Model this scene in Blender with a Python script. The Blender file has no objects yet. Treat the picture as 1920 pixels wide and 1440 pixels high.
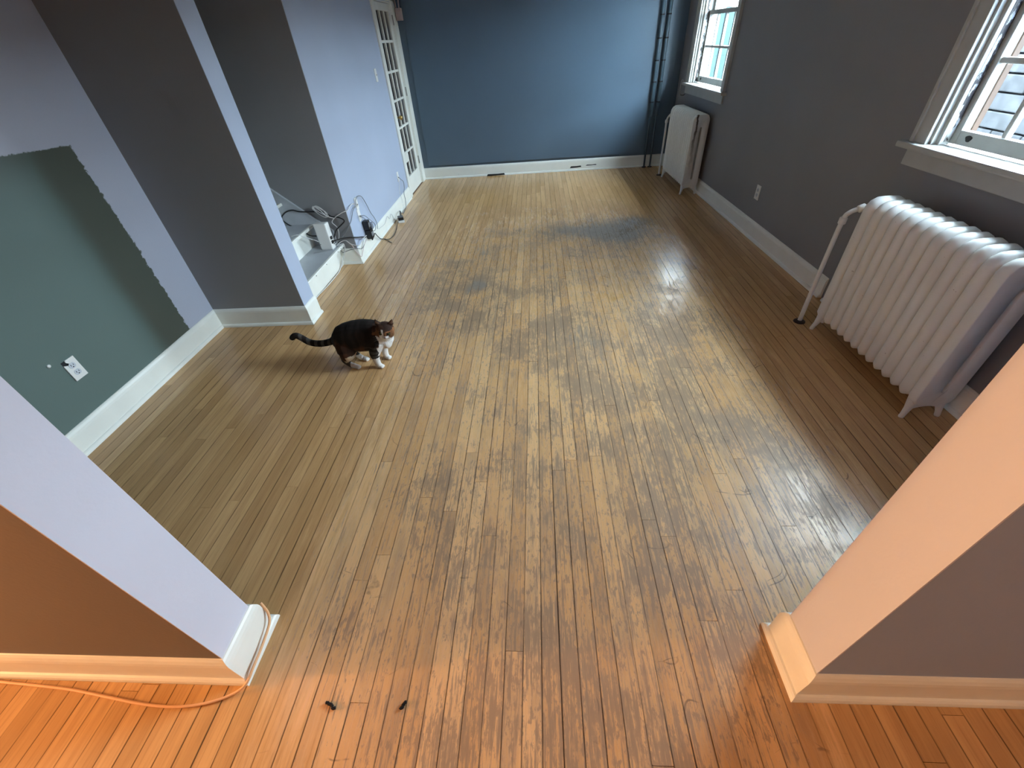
import bpy, bmesh, math, random
import numpy as np
from mathutils import Vector, Matrix, noise as mnoise
random.seed(7)
SC = bpy.context.scene
COL = SC.collection

# ------------------------------------------------------------------ camera
cam_d = bpy.data.cameras.new('camera'); cam = bpy.data.objects.new('camera', cam_d); COL.objects.link(cam)
cam_d.sensor_fit = 'HORIZONTAL'; cam_d.sensor_width = 36.0; cam_d.lens = 784.8 / 1920 * 36.0
cam_d.clip_start = 0.02
PITCH, ROLL, YAW, CAM_H = map(math.radians, (39.49891585, 4.75584035, -5.34895502, 0)); CAM_H = 1.5
_f = Vector((math.sin(YAW) * math.cos(PITCH), math.cos(YAW) * math.cos(PITCH), -math.sin(PITCH)))
_r = Vector((math.cos(YAW), -math.sin(YAW), 0)); _d = _f.cross(_r)
_r2 = _r * math.cos(ROLL) + _d * math.sin(ROLL); _d2 = -_r * math.sin(ROLL) + _d * math.cos(ROLL)
cam.matrix_world = Matrix(((_r2.x, -_d2.x, -_f.x, 0), (_r2.y, -_d2.y, -_f.y, 0), (_r2.z, -_d2.z, -_f.z, CAM_H), (0, 0, 0, 1)))
SC.camera = cam

# ------------------------------------------------------------------ sky, lamps, exposure
SKY_STRENGTH = 24.0
w = bpy.data.worlds.new('overcast_sky'); SC.world = w; w.use_nodes = True
bg = w.node_tree.nodes['Background']
bg.inputs['Color'].default_value = (0.74, 0.88, 1.0, 1); bg.inputs['Strength'].default_value = SKY_STRENGTH
SC.view_settings.view_transform = 'Standard'; SC.view_settings.look = 'None'
SC.view_settings.gamma = 1.0; SC.view_settings.use_curve_mapping = False
SC.view_settings.exposure = 1.75
SC.cycles.use_denoising = True
SC.cycles.max_bounces = 10; SC.cycles.diffuse_bounces = 6; SC.cycles.transparent_max_bounces = 12
SC.cycles.sample_clamp_indirect = 6.0
lamp_d = bpy.data.lights.new('ceiling_lamp', 'POINT'); lamp_d.energy = 275; lamp_d.color = (1.0, 0.50, 0.20)
lamp_d.shadow_soft_size = 0.06
lamp = bpy.data.objects.new('ceiling_lamp', lamp_d); lamp.location = (-5.6, -0.02, 1.15); COL.objects.link(lamp)  # warm lamp out of view at left of the near room, below ceiling height

RW0, RWS = 1.95, 0.033                       # right wall: x = RW0 - RWS*(y-1.57)
RANG = math.atan(RWS)
def rwx(y): return RW0 - RWS * (y - 1.57)
def portal(name, loc, sx, sy, rot):
    d = bpy.data.lights.new(name, 'AREA'); d.shape = 'RECTANGLE'; d.size = sx; d.size_y = sy; d.cycles.is_portal = True
    o = bpy.data.objects.new(name, d); o.location = loc; o.rotation_euler = rot; COL.objects.link(o)
for yc in (1.93, 5.585):
    portal('window_portal', (rwx(yc) + 0.20, yc, 1.55), 1.25, 1.0, (0, math.radians(90), 0))

portal('window_portal', (3.29, -0.6, 1.5), 0.3, 0.25, (0, math.radians(90), 0))  # opening out of view, added to the near room for neutral fill

# ------------------------------------------------------------------ material helpers
def srgb(r, g, b):
    f = lambda c: (c / 255 / 12.92) if c / 255 <= 0.04045 else ((c / 255 + 0.055) / 1.055) ** 2.4
    return (f(r), f(g), f(b), 1)
def mat(name, col, rough=0.6, metal=0.0, bump=0.0, bscale=60.0, var=0.0, vscale=3.0, spec=0.5, coords='pos'):
    m = bpy.data.materials.new(name); m.use_nodes = True
    nt = m.node_tree; b = nt.nodes['Principled BSDF']
    b.inputs['Base Color'].default_value = col; b.inputs['Roughness'].default_value = rough
    b.inputs['Metallic'].default_value = metal; b.inputs['Specular IOR Level'].default_value = spec
    geo = nt.nodes.new('ShaderNodeNewGeometry')
    if var > 0:
        n = nt.nodes.new('ShaderNodeTexNoise'); n.inputs['Scale'].default_value = vscale; n.inputs['Detail'].default_value = 5
        nt.links.new(geo.outputs['Position'], n.inputs['Vector'])
        mr = nt.nodes.new('ShaderNodeMapRange'); mr.inputs[1].default_value = 0.3; mr.inputs[2].default_value = 0.7
        mr.inputs[3].default_value = 1 - var; mr.inputs[4].default_value = 1 + var
        nt.links.new(n.outputs['Fac'], mr.inputs[0])
        mx = nt.nodes.new('ShaderNodeMix'); mx.data_type = 'RGBA'; mx.blend_type = 'MULTIPLY'; mx.inputs[0].default_value = 1
        mx.inputs[6].default_value = col; nt.links.new(mr.outputs[0], mx.inputs[7])
        nt.links.new(mx.outputs[2], b.inputs['Base Color'])
    if bump > 0:
        n2 = nt.nodes.new('ShaderNodeTexNoise'); n2.inputs['Scale'].default_value = bscale; n2.inputs['Detail'].default_value = 4
        nt.links.new(geo.outputs['Position'], n2.inputs['Vector'])
        bp = nt.nodes.new('ShaderNodeBump'); bp.inputs['Strength'].default_value = bump; bp.inputs['Distance'].default_value = 0.004
        nt.links.new(n2.outputs['Fac'], bp.inputs['Height']); nt.links.new(bp.outputs['Normal'], b.inputs['Normal'])
    return m
class NG:
    """small shorthand for node building"""
    def __init__(s, m): s.nt = m.node_tree; s.n = s.nt.nodes; s.l = s.nt.links
    def lk(s, a, b):
        if hasattr(a, 'is_output'): s.l.new(a, b)
        else: b.default_value = a
    def math(s, op, a, b=None, clamp=False):
        n = s.n.new('ShaderNodeMath'); n.operation = op; n.use_clamp = clamp; s.lk(a, n.inputs[0])
        if b is not None: s.lk(b, n.inputs[1])
        return n.outputs[0]
    def noise(s, vec, scale, detail=4, rough=0.55):
        n = s.n.new('ShaderNodeTexNoise'); n.inputs['Scale'].default_value = scale; n.inputs['Detail'].default_value = detail
        n.inputs['Roughness'].default_value = rough; s.l.new(vec, n.inputs['Vector']); return n.outputs['Fac']
    def vscale(s, vec, sc):
        n = s.n.new('ShaderNodeVectorMath'); n.operation = 'MULTIPLY'; s.l.new(vec, n.inputs[0]); n.inputs[1].default_value = sc; return n.outputs[0]
    def vadd(s, a, b):
        n = s.n.new('ShaderNodeVectorMath'); n.operation = 'ADD'; s.l.new(a, n.inputs[0]); s.lk(b, n.inputs[1]); return n.outputs[0]
    def rng(s, v, a, b, c=0.0, d=1.0, smooth=True):
        n = s.n.new('ShaderNodeMapRange'); n.interpolation_type = 'SMOOTHSTEP' if smooth else 'LINEAR'
        s.lk(v, n.inputs[0]); s.lk(a, n.inputs[1]); s.lk(b, n.inputs[2]); s.lk(c, n.inputs[3]); s.lk(d, n.inputs[4]); return n.outputs[0]
    def mix(s, f, a, b, mode='MIX'):
        n = s.n.new('ShaderNodeMix'); n.data_type = 'RGBA'; n.blend_type = mode; s.lk(f, n.inputs[0]); s.lk(a, n.inputs[6]); s.lk(b, n.inputs[7]); return n.outputs[2]
    def sep(s, v):
        n = s.n.new('ShaderNodeSeparateXYZ'); s.l.new(v, n.inputs[0]); return n.outputs
    def comb(s, x, y, z):
        n = s.n.new('ShaderNodeCombineXYZ'); s.lk(x, n.inputs[0]); s.lk(y, n.inputs[1]); s.lk(z, n.inputs[2]); return n.outputs[0]
    def pos(s): return s.n.new('ShaderNodeNewGeometry').outputs['Position']
    def bump(s, h, strength, dist):
        n = s.n.new('ShaderNodeBump'); n.inputs['Strength'].default_value = strength; n.inputs['Distance'].default_value = dist
        s.l.new(h, n.inputs['Height']); return n.outputs['Normal']
def base(name):
    m = bpy.data.materials.new(name); m.use_nodes = True
    return m, NG(m), m.node_tree.nodes['Principled BSDF']

C_WALL = srgb(172, 183, 205)
M_WALL = mat('lavender_grey_paint', C_WALL, 0.55, bump=0.12, bscale=90, var=0.03, vscale=2.0)
M_GREY = mat('dark_grey_paint', srgb(134, 134, 137), 0.55, bump=0.12, bscale=90, var=0.04, vscale=2.0)
M_COLF = mat('dusk_grey_paint', srgb(104, 100, 100), 0.55, bump=0.12, bscale=90, var=0.04, vscale=2.0)  # same front wall as the right side, darkened to stand in for shade
M_COLR = mat('cool_grey_paint', srgb(150, 168, 200), 0.55, bump=0.12, bscale=90, var=0.04, vscale=2.0)  # same front wall, blued to stand in for neutral daylight under the lamp
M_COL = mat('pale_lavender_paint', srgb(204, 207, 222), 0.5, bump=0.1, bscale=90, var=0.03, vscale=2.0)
M_CEIL = mat('ceiling_paint', srgb(205, 205, 205), 0.8)
M_FAR = mat('slate_blue_paint', srgb(84, 104, 122), 0.42, bump=0.1, bscale=80, var=0.05, vscale=1.5)
M_WHITE = mat('white_trim_paint', srgb(232, 233, 226), 0.38, bump=0.08, bscale=30, var=0.04, vscale=6)
M_SASH = mat('aged_window_paint', srgb(182, 184, 180), 0.42, bump=0.1, bscale=30, var=0.07, vscale=8)  # white frame paint, darkened so direct sky light does not bleach it
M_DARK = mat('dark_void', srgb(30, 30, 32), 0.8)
M_BLACK = mat('black_plastic', srgb(22, 22, 24), 0.4)
M_PLASTIC = mat('white_plastic', srgb(228, 228, 226), 0.35)
M_CABLEW = mat('white_cable_sleeve', srgb(205, 205, 205), 0.45)
M_CABLEG = mat('grey_cable_sleeve', srgb(120, 124, 130), 0.5)
M_ORANGE = mat('tan_cord_sleeve', srgb(226, 176, 130), 0.5)
M_STEEL = mat('bare_steel', srgb(150, 150, 150), 0.3, metal=0.9)
M_BRASS = mat('aged_brass', srgb(176, 148, 92), 0.3, metal=0.9)
M_PIPE = mat('blue_painted_pipe', srgb(70, 88, 100), 0.4, bump=0.2, bscale=40, var=0.15, vscale=12)
M_SUB = mat('subfloor_dark', srgb(28, 22, 18), 0.9)
M_LINT = mat('black_lint', srgb(16, 16, 20), 0.95)
M_TREAD = mat('grey_white_tread_paint', srgb(178, 182, 188), 0.5, bump=0.1, bscale=20, var=0.06, vscale=8)
M_PINK = mat('pinkish_box_paint', srgb(178, 160, 156), 0.6, var=0.1, vscale=20)

def rad_mat(name, rust):
    m, g, b = base(name); p = g.pos()
    c = g.mix(g.noise(p, 9, 5), srgb(214, 217, 216), srgb(229, 231, 229))
    sp = g.rng(g.noise(p, 70, 2), 0.74, 0.78)
    c = g.mix(g.math('MULTIPLY', sp, 0.6), c, srgb(80, 66, 58))
    if rust:
        tc = g.n.new('ShaderNodeTexCoord'); x, y, z = g.sep(tc.outputs['Object'])
        wob = g.math('MULTIPLY', g.math('SUBTRACT', g.noise(p, 14, 4), 0.5), 0.05)
        d = g.math('ABSOLUTE', g.math('ADD', g.math('SUBTRACT', x, 0.047), wob))
        k = g.math('MULTIPLY', g.rng(d, 0.004, 0.017, 1.0, 0.0), g.rng(z, 0.30, 0.74, 0.25, 1.0))
        k = g.math('MULTIPLY', k, g.rng(z, 0.24, 0.34)); k = g.math('MULTIPLY', k, g.rng(y, 0.024, 0.032, 1.0, 1.0))
        k = g.math('MULTIPLY', k, g.rng(y, -0.018, -0.008, 1.0, 0.0))
        c = g.mix(k, c, srgb(58, 42, 28))
    g.l.new(c, b.inputs['Base Color']); b.inputs['Roughness'].default_value = 0.36
    g.l.new(g.bump(g.noise(p, 28, 4), 0.25, 0.004), b.inputs['Normal'])
    return m
M_RAD = rad_mat('chalky_radiator_paint', False); M_RADR = rad_mat('rust_streaked_radiator_paint', True)

def green_wall_mat():
    m, g, b = base('lavender_wall_with_green_patch'); p = g.pos(); x, y, z = g.sep(p)
    wob = g.math('MULTIPLY', g.math('SUBTRACT', g.noise(p, 26, 6, 0.8), 0.5), 0.07)
    wob2 = g.math('MULTIPLY', g.math('SUBTRACT', g.noise(p, 5, 2), 0.5), 0.05)
    edge_y = g.math('ADD', g.math('ADD', y, wob), g.math('MULTIPLY', wob2, 0.35))
    edge_z = g.math('ADD', g.math('ADD', z, g.math('MULTIPLY', wob, 0.5)), g.math('MULTIPLY', g.math('SUBTRACT', y, 2.0), 0.05))
    in_y = g.rng(edge_y, 2.298, 2.304, 1.0, 0.0); in_z = g.rng(edge_z, 1.238, 1.244, 1.0, 0.0)
    inside = g.math('MULTIPLY', in_y, in_z)
    # the cut-in brush band along the patch's right and upper edge is a browner, darker coat
    band = g.math('MAXIMUM', g.rng(g.math('ADD', y, wob2), 2.0, 2.13), g.rng(g.math('ADD', z, wob2), 1.10, 1.24, 0.0, 0.55))
    green = g.mix(band, srgb(92, 110, 106), srgb(78, 84, 76))
    lav = g.mix(g.noise(p, 2.0, 4), srgb(172, 177, 194), srgb(182, 187, 203))
    c = g.mix(inside, lav, green)
    g.l.new(c, b.inputs['Base Color']); b.inputs['Roughness'].default_value = 0.5
    g.l.new(g.bump(g.noise(p, 90, 4), 0.12, 0.004), b.inputs['Normal'])
    return m
M_GREEN = green_wall_mat()

def peel_mat():
    m, g, b = base('peeling_white_paint'); p = g.pos(); x, y, z = g.sep(p)
    n = g.noise(g.vscale(p, (30, 30, 9)), 1.0, 6, 0.65)
    k = g.rng(n, 0.45, 0.48)
    c = g.mix(k, srgb(186, 190, 188), srgb(40, 31, 31))
    g.l.new(c, b.inputs['Base Color']); b.inputs['Roughness'].default_value = 0.5
    g.l.new(g.bump(g.math('SUBTRACT', 1.0, k), 0.6, 0.002), b.inputs['Normal'])
    return m
M_PEEL = peel_mat()
def chipped_mat():
    """far baseboard: white with dark chips"""
    m, g, b = base('chipped_white_paint'); p = g.pos()
    n = g.noise(g.vscale(p, (5, 5, 30)), 1.0, 4, 0.6); k = g.rng(n, 0.70, 0.72)
    c = g.mix(k, g.mix(g.noise(p, 6, 4), srgb(222, 225, 220), srgb(234, 236, 230)), srgb(120, 116, 112))
    g.l.new(c, b.inputs['Base Color']); b.inputs['Roughness'].default_value = 0.4
    return m
M_CHIP = chipped_mat()

def glass_mat(name, tint=(1, 1, 1, 1), gloss=0.08):
    m = bpy.data.materials.new(name); m.use_nodes = True; nt = m.node_tree; nt.nodes.remove(nt.nodes['Principled BSDF'])
    out = nt.nodes['Material Output']; t = nt.nodes.new('ShaderNodeBsdfTransparent'); t.inputs[0].default_value = tint
    gl = nt.nodes.new('ShaderNodeBsdfGlossy'); gl.inputs['Roughness'].default_value = 0.03
    fr = nt.nodes.new('ShaderNodeFresnel'); fr.inputs[0].default_value = 1.45
    gm = nt.nodes.new('ShaderNodeNewGeometry'); fm = nt.nodes.new('ShaderNodeMath'); fm.operation = 'SUBTRACT'; fm.use_clamp = True
    nt.links.new(fr.outputs[0], fm.inputs[0]); nt.links.new(gm.outputs['Backfacing'], fm.inputs[1])   # no total reflection at the pane's exit face
    mx = nt.nodes.new('ShaderNodeMixShader'); nt.links.new(fm.outputs[0], mx.inputs[0])
    nt.links.new(t.outputs[0], mx.inputs[1]); nt.links.new(gl.outputs[0], mx.inputs[2]); nt.links.new(mx.outputs[0], out.inputs[0])
    return m
M_GLASS = glass_mat('window_glass', (0.95, 0.98, 0.98, 1))
M_DOORGLASS = glass_mat('door_glass', (0.8, 0.8, 0.82, 1))

def floor_mat():
    m, g, b = base('worn_strip_oak'); p = g.pos(); x, y, z = g.sep(p)
    at = g.n.new('ShaderNodeAttribute'); at.attribute_name = 'wearmap'
    sc = g.n.new('ShaderNodeSeparateColor'); g.l.new(at.outputs['Color'], sc.inputs[0]); wear, soil, amber = sc.outputs
    tone = at.outputs['Alpha']
    uvn = g.n.new('ShaderNodeUVMap'); uvn.uv_map = 'UVMap'; u, v, _ = g.sep(uvn.outputs[0])
    off = g.comb(g.math('MULTIPLY', tone, 37.0), g.math('MULTIPLY', tone, 91.0), 0.0)
    pp = g.vadd(p, off)
    grain = g.noise(g.vscale(pp, (160, 7, 1)), 1.0, 5, 0.6)
    fig = g.noise(g.vscale(pp, (30, 1.6, 1)), 1.0, 3)
    # finished wood
    fin = g.mix(g.rng(tone, 0.0, 1.0, smooth=False), srgb(194, 153, 104), srgb(218, 176, 124))
    fin = g.mix(g.math('MULTIPLY', amber, 0.75), fin, srgb(222, 172, 92))
    fin = g.mix(g.rng(fig, 0.35, 0.7, 0.0, 0.35), fin, srgb(166, 122, 76))
    fin = g.mix(g.rng(grain, 0.45, 0.75, 0.0, 0.30), fin, srgb(128, 92, 58))
    # bare, bleached wood
    bare = g.mix(g.rng(tone, 0.0, 1.0, smooth=False), srgb(218, 174, 124), srgb(236, 196, 146))
    bare = g.mix(g.rng(grain, 0.42, 0.7, 0.0, 0.35), bare, srgb(198, 156, 108))
    bw = g.math('ADD', g.math('MULTIPLY', wear, 1.5), g.math('MULTIPLY', g.math('SUBTRACT', g.noise(g.vscale(pp, (26, 3, 1)), 1.0, 6, 0.7), 0.5), 1.7))
    bare_k = g.rng(bw, 0.30, 0.75)
    c = g.mix(g.math('MULTIPLY', bare_k, 0.75), fin, bare)
    # grime worked into the grain: long streaks, short flecks, cross scuffs
    st = g.noise(g.vscale(pp, (105, 5.5, 1)), 1.0, 6, 0.72)
    fl = g.noise(g.vscale(p, (80, 26, 1)), 1.0, 5, 0.7)
    big = g.noise(p, 3.2, 5, 0.6)
    dens = g.math('ADD', g.math('MULTIPLY', wear, 0.24), g.math('MULTIPLY', g.math('SUBTRACT', big, 0.5), 0.55))
    s1 = g.rng(g.math('ADD', st, dens), 0.66, 0.80); s2 = g.rng(g.math('ADD', fl, dens), 0.70, 0.80)
    gr = g.math('MAXIMUM', s1, g.math('MULTIPLY', s2, 0.9))
    gr = g.math('MULTIPLY', gr, g.rng(wear, 0.06, 0.3))
    gcol = g.mix(g.noise(p, 5, 3), srgb(132, 110, 90), srgb(144, 128, 112))
    c = g.mix(g.math('MULTIPLY', gr, 0.78), c, gcol)
    haze = g.math('MULTIPLY', g.rng(g.noise(g.vscale(pp, (9, 2.2, 1)), 1.0, 5, 0.6), 0.42, 0.68), g.rng(wear, 0.1, 0.6))
    c = g.mix(g.math('MULTIPLY', haze, 0.42), c, srgb(146, 126, 106))
    # solid grey soil patches
    sk = g.math('ADD', g.math('MULTIPLY', soil, 1.25), g.math('MULTIPLY', g.math('SUBTRACT', g.noise(g.vscale(pp, (40, 6, 1)), 1.0, 6, 0.7), 0.5), 1.3))
    c = g.mix(g.math('MULTIPLY', g.rng(sk, 0.35, 0.85), 0.85), c, g.mix(g.noise(p, 30, 4), srgb(124, 114, 104), srgb(150, 142, 132)))
    # dark scratches
    wv = g.n.new('ShaderNodeTexVoronoi'); wv.feature = 'DISTANCE_TO_EDGE'; wv.inputs['Scale'].default_value = 5.5
    dis = g.n.new('ShaderNodeVectorMath'); dis.operation = 'MULTIPLY_ADD'
    nz = g.n.new('ShaderNodeTexNoise'); nz.inputs['Scale'].default_value = 2.5; g.l.new(p, nz.inputs['Vector'])
    g.l.new(nz.outputs['Color'], dis.inputs[0]); dis.inputs[1].default_value = (0.9, 0.9, 0); g.l.new(p, dis.inputs[2])
    g.l.new(dis.outputs[0], wv.inputs['Vector'])
    sl = g.math('MULTIPLY', g.rng(wv.outputs['Distance'], 0.003, 0.012, 1.0, 0.0), g.rng(g.noise(p, 9, 4), 0.55, 0.66))
    sl = g.math('MULTIPLY', sl, g.rng(wear, 0.15, 0.5))
    c = g.mix(g.math('MULTIPLY', sl, 0.6), c, srgb(84, 72, 64))
    # dirt along the seams (stain soaked into the board edges)
    eu = g.math('ABSOLUTE', g.math('SUBTRACT', u, 0.5))
    ed = g.math('MULTIPLY', g.rng(eu, 0.445, 0.5), g.rng(g.noise(g.vscale(pp, (3, 3, 1)), 1.0, 3), 0.35, 0.65, 0.15, 0.8))
    c = g.mix(ed, c, srgb(74, 54, 40))
    g.l.new(c, b.inputs['Base Color'])
    r = g.math('ADD', g.rng(bare_k, 0.0, 1.0, 0.22, 0.27, smooth=False), g.math('MULTIPLY', gr, 0.22))
    r = g.math('ADD', r, g.math('MULTIPLY', g.math('SUBTRACT', grain, 0.5), 0.12))
    g.l.new(r, b.inputs['Roughness']); b.inputs['Specular IOR Level'].default_value = 0.5
    h = g.math('ADD', g.math('MULTIPLY', grain, 0.25), g.math('MULTIPLY', g.noise(g.vscale(pp, (9, 1.2, 1)), 1.0, 2), 1.2))
    h = g.math('SUBTRACT', h, g.math('MULTIPLY', gr, 0.25))
    g.l.new(g.bump(h, 0.22, 0.0009), b.inputs['Normal'])
    return m
M_FLOOR = floor_mat()

# ------------------------------------------------------------------ mesh helpers
class MB:
    def __init__(s): s.v = []; s.f = []; s.sm = []
    def _add(s, vs, fs, smooth=False):
        o = len(s.v); s.v += [tuple(v) for v in vs]; s.f += [tuple(i + o for i in f) for f in fs]; s.sm += [smooth] * len(fs)
        return s
    def box(s, x0, x1, y0, y1, z0, z1, bev=0.0):
        if bev <= 0:
            return s._add([(x0, y0, z0), (x1, y0, z0), (x1, y1, z0), (x0, y1, z0), (x0, y0, z1), (x1, y0, z1), (x1, y1, z1), (x0, y1, z1)],
                          [(0, 3, 2, 1), (4, 5, 6, 7), (0, 1, 5, 4), (1, 2, 6, 5), (2, 3, 7, 6), (3, 0, 4, 7)])
        bm = bmesh.new(); bmesh.ops.create_cube(bm, size=1.0)
        for v in bm.verts: v.co = Vector(((x0 + x1) / 2 + v.co.x * (x1 - x0), (y0 + y1) / 2 + v.co.y * (y1 - y0), (z0 + z1) / 2 + v.co.z * (z1 - z0)))
        bmesh.ops.bevel(bm, geom=bm.edges[:], offset=bev, segments=2, affect='EDGES', profile=0.6)
        bm.verts.index_update()
        s._add([v.co for v in bm.verts], [tuple(v.index for v in f.verts) for f in bm.faces]); bm.free(); return s
    def tube(s, pts, r, n=8, cap=True, smooth=True):
        pts = [Vector(p) for p in pts]; rs = r if hasattr(r, '__len__') else [r] * len(pts)
        rings = []; up = None
        for i, p in enumerate(pts):
            t = (pts[min(i + 1, len(pts) - 1)] - pts[max(i - 1, 0)]).normalized()
            if up is None:
                up = Vector((0, 0, 1)) if abs(t.z) < 0.9 else Vector((1, 0, 0))
            a = t.cross(up)
            if a.length < 1e-5: a = t.cross(Vector((1, 0, 0)))
            a.normalize(); bb = t.cross(a).normalized(); up = -bb if False else a.cross(t)
            rings.append([p + (a * math.cos(2 * math.pi * k / n) + bb * math.sin(2 * math.pi * k / n)) * rs[i] for k in range(n)])
        vs = [q for rg in rings for q in rg]; fs = []
        for i in range(len(pts) - 1):
            for k in range(n):
                fs.append((i * n + k, i * n + (k + 1) % n, (i + 1) * n + (k + 1) % n, (i + 1) * n + k))
        if cap: fs += [tuple(range(n))[::-1], tuple((len(pts) - 1) * n + k for k in range(n))]
        return s._add(vs, fs, smooth)
    def loft(s, rings, cap=True, smooth=True):
        n = len(rings[0]); vs = [q for rg in rings for q in rg]; fs = []
        for i in range(len(rings) - 1):
            for k in range(n): fs.append((i * n + k, i * n + (k + 1) % n, (i + 1) * n + (k + 1) % n, (i + 1) * n + k))
        if cap: fs += [tuple(range(n))[::-1], tuple((len(rings) - 1) * n + k for k in range(n))]
        return s._add(vs, fs, smooth)
    def ball(s, c, r, n=12, m=8, axes=None):
        r = r if hasattr(r, '__len__') else (r, r, r); A = axes or (Vector((1, 0, 0)), Vector((0, 1, 0)), Vector((0, 0, 1)))
        c = Vector(c); rings = []
        for i in range(m + 1):
            th = math.pi * (i + 0.02) / (m + 0.04)
            rings.append([c + A[0] * r[0] * math.sin(th) * math.cos(2 * math.pi * k / n) + A[1] * r[1] * math.sin(th) * math.sin(2 * math.pi * k / n) - A[2] * r[2] * math.cos(th) for k in range(n)])
        return s.loft(rings)
    def prism(s, poly, axis, a, b):
        """extrude 2-D polygon along axis 'x','y' or 'z'"""
        mk = {'x': lambda p, t: (t, p[0], p[1]), 'y': lambda p, t: (p[0], t, p[1]), 'z': lambda p, t: (p[0], p[1], t)}[axis]
        return s.loft([[mk(p, a) for p in poly], [mk(p, b) for p in poly]], smooth=False)
    def mesh(s, name, m):
        me = bpy.data.meshes.new(name); me.from_pydata([tuple(v) for v in s.v], [], s.f)
        me.polygons.foreach_set('use_smooth', s.sm); me.materials.append(m)
        bm = bmesh.new(); bm.from_mesh(me); bmesh.ops.recalc_face_normals(bm, faces=bm.faces); bm.to_mesh(me); bm.free()
        me.update(); return me
    def build(s, name, m, parent=None, **kw):
        o = bpy.data.objects.new(name, s.mesh(name, m)); COL.objects.link(o); o.parent = parent
        for k, v in kw.items(): o[k] = v
        return o
def empty(name, loc=(0, 0, 0), rz=0.0, **kw):
    o = bpy.data.objects.new(name, None); COL.objects.link(o); o.location = loc; o.rotation_euler = (0, 0, rz); o.empty_display_size = 0.1
    for k, v in kw.items(): o[k] = v
    return o
def link_copy(me, name, parent, loc=(0, 0, 0), **kw):
    o = bpy.data.objects.new(name, me); COL.objects.link(o); o.parent = parent; o.location = loc
    for k, v in kw.items(): o[k] = v
    return o
def cr(pts, sub=8):
    """Catmull-Rom through the points"""
    P = [Vector(p) for p in pts]; P = [P[0] * 2 - P[1]] + P + [P[-1] * 2 - P[-2]]; out = []
    for i in range(1, len(P) - 2):
        for k in range(sub):
            t = k / sub; a, b, c, d = P[i - 1:i + 3]
            out.append(0.5 * ((2 * b) + (c - a) * t + (2 * a - 5 * b + 4 * c - d) * t * t + (3 * b - a - 3 * c + d) * t ** 3))
    out.append(P[-2]); return out
def struct(name, mb, m, parent=None):
    return mb.build(name, m, parent, **({} if parent else {'kind': 'structure'}))

# ------------------------------------------------------------------ room shell
CEIL = 2.35
struct('wall_left', MB().box(-2.49, -2.345, 0.54, 2.6, -0.02, CEIL), M_GREEN)
struct('wall_stair_near', MB().box(-3.55, -1.665, 2.565, 2.7195, -0.02, CEIL), M_GREY)
struct('trim_3', MB().box(-1.6655, -1.662, 2.5652, 2.72, -0.02, CEIL), M_WALL)
struct('wall_stair_far', MB().box(-3.55, -1.6305, 3.612, 3.62, -0.02, CEIL), M_GREY)
struct('wall_stair_end', MB().box(-3.6, -3.5, 2.6, 3.7, -0.02, CEIL), M_WALL)
struct('wall_left_back', MB().box(-1.75, -1.63, 3.619, 5.685, -0.02, CEIL).box(-1.75, -1.63, 6.365, 6.56, -0.02, CEIL).box(-1.75, -1.63, 5.685, 6.365, 1.90, CEIL), M_WALL)
struct('wall_far', MB().box(-1.78, 2.1, 6.52, 6.67, -0.02, CEIL), M_FAR)
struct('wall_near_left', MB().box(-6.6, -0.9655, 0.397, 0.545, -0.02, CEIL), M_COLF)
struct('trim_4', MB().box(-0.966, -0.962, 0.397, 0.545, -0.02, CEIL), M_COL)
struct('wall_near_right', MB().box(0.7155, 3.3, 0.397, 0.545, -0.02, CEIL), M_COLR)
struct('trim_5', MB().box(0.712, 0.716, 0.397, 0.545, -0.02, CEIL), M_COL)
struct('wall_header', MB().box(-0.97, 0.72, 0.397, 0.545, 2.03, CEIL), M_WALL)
struct('wall_back', MB().box(-6.6, 3.3, -3.3, -3.15, -0.02, CEIL), M_WALL)
struct('wall_back_left', MB().box(-6.6, -6.45, -3.2, 0.45, -0.02, CEIL), M_WALL)
struct('wall_back_right', MB().box(3.15, 3.3, -3.2, -0.7, -0.02, CEIL).box(3.15, 3.3, -0.5, 0.45, -0.02, CEIL).box(3.15, 3.3, -0.7, -0.5, -0.02, 1.4).box(3.15, 3.3, -0.7, -0.5, 1.65, CEIL), M_WALL)  # the small opening is added to let in fill light
struct('ceiling', MB().box(-6.6, 2.12, -3.3, 6.7, CEIL, CEIL + 0.12).box(2.12, 3.35, -3.3, 0.56, CEIL, CEIL + 0.12), M_CEIL)
# hall behind the french door
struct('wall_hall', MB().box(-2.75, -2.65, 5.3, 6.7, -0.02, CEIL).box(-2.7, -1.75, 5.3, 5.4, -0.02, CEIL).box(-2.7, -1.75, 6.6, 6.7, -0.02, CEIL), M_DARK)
# right wall, in its own slightly splayed frame: local x = out of the room, local y = along the wall
WR = empty('wall_right', (RW0, 1.57, 0), RANG, kind='structure')
WINS = {1: 4.017, 2: 0.36}
HW, SILL, HEAD, TH = 0.49, 0.95, 2.17, 0.165
mb = MB(); ys = [-1.05, 0.36 - HW, 0.36 + HW, 4.017 - HW, 4.017 + HW, 5.15]
mb.box(0, TH, ys[0], ys[1], -0.02, CEIL).box(0, TH, ys[2], ys[3], -0.02, CEIL).box(0, TH, ys[4], ys[5], -0.02, CEIL)
for a, b in ((ys[1], ys[2]), (ys[3], ys[4])): mb.box(0, TH, a, b, -0.02, SILL).box(0, TH, a, b, HEAD, CEIL)
mb.build('wall_face', M_GREY, WR)
struct('trim_6', MB().box(2.10, 2.62, 0.56, 6.7, 2.30, 2.42), M_WHITE)   # overhang out of view, added and sized to cut off steep sky light
# raised sheet on the slate wall
struct('trim_1', MB().box(-1.535, 1.71, 6.502, 6.522, 0.172, CEIL - 0.02, 0.003), M_FAR)

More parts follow.
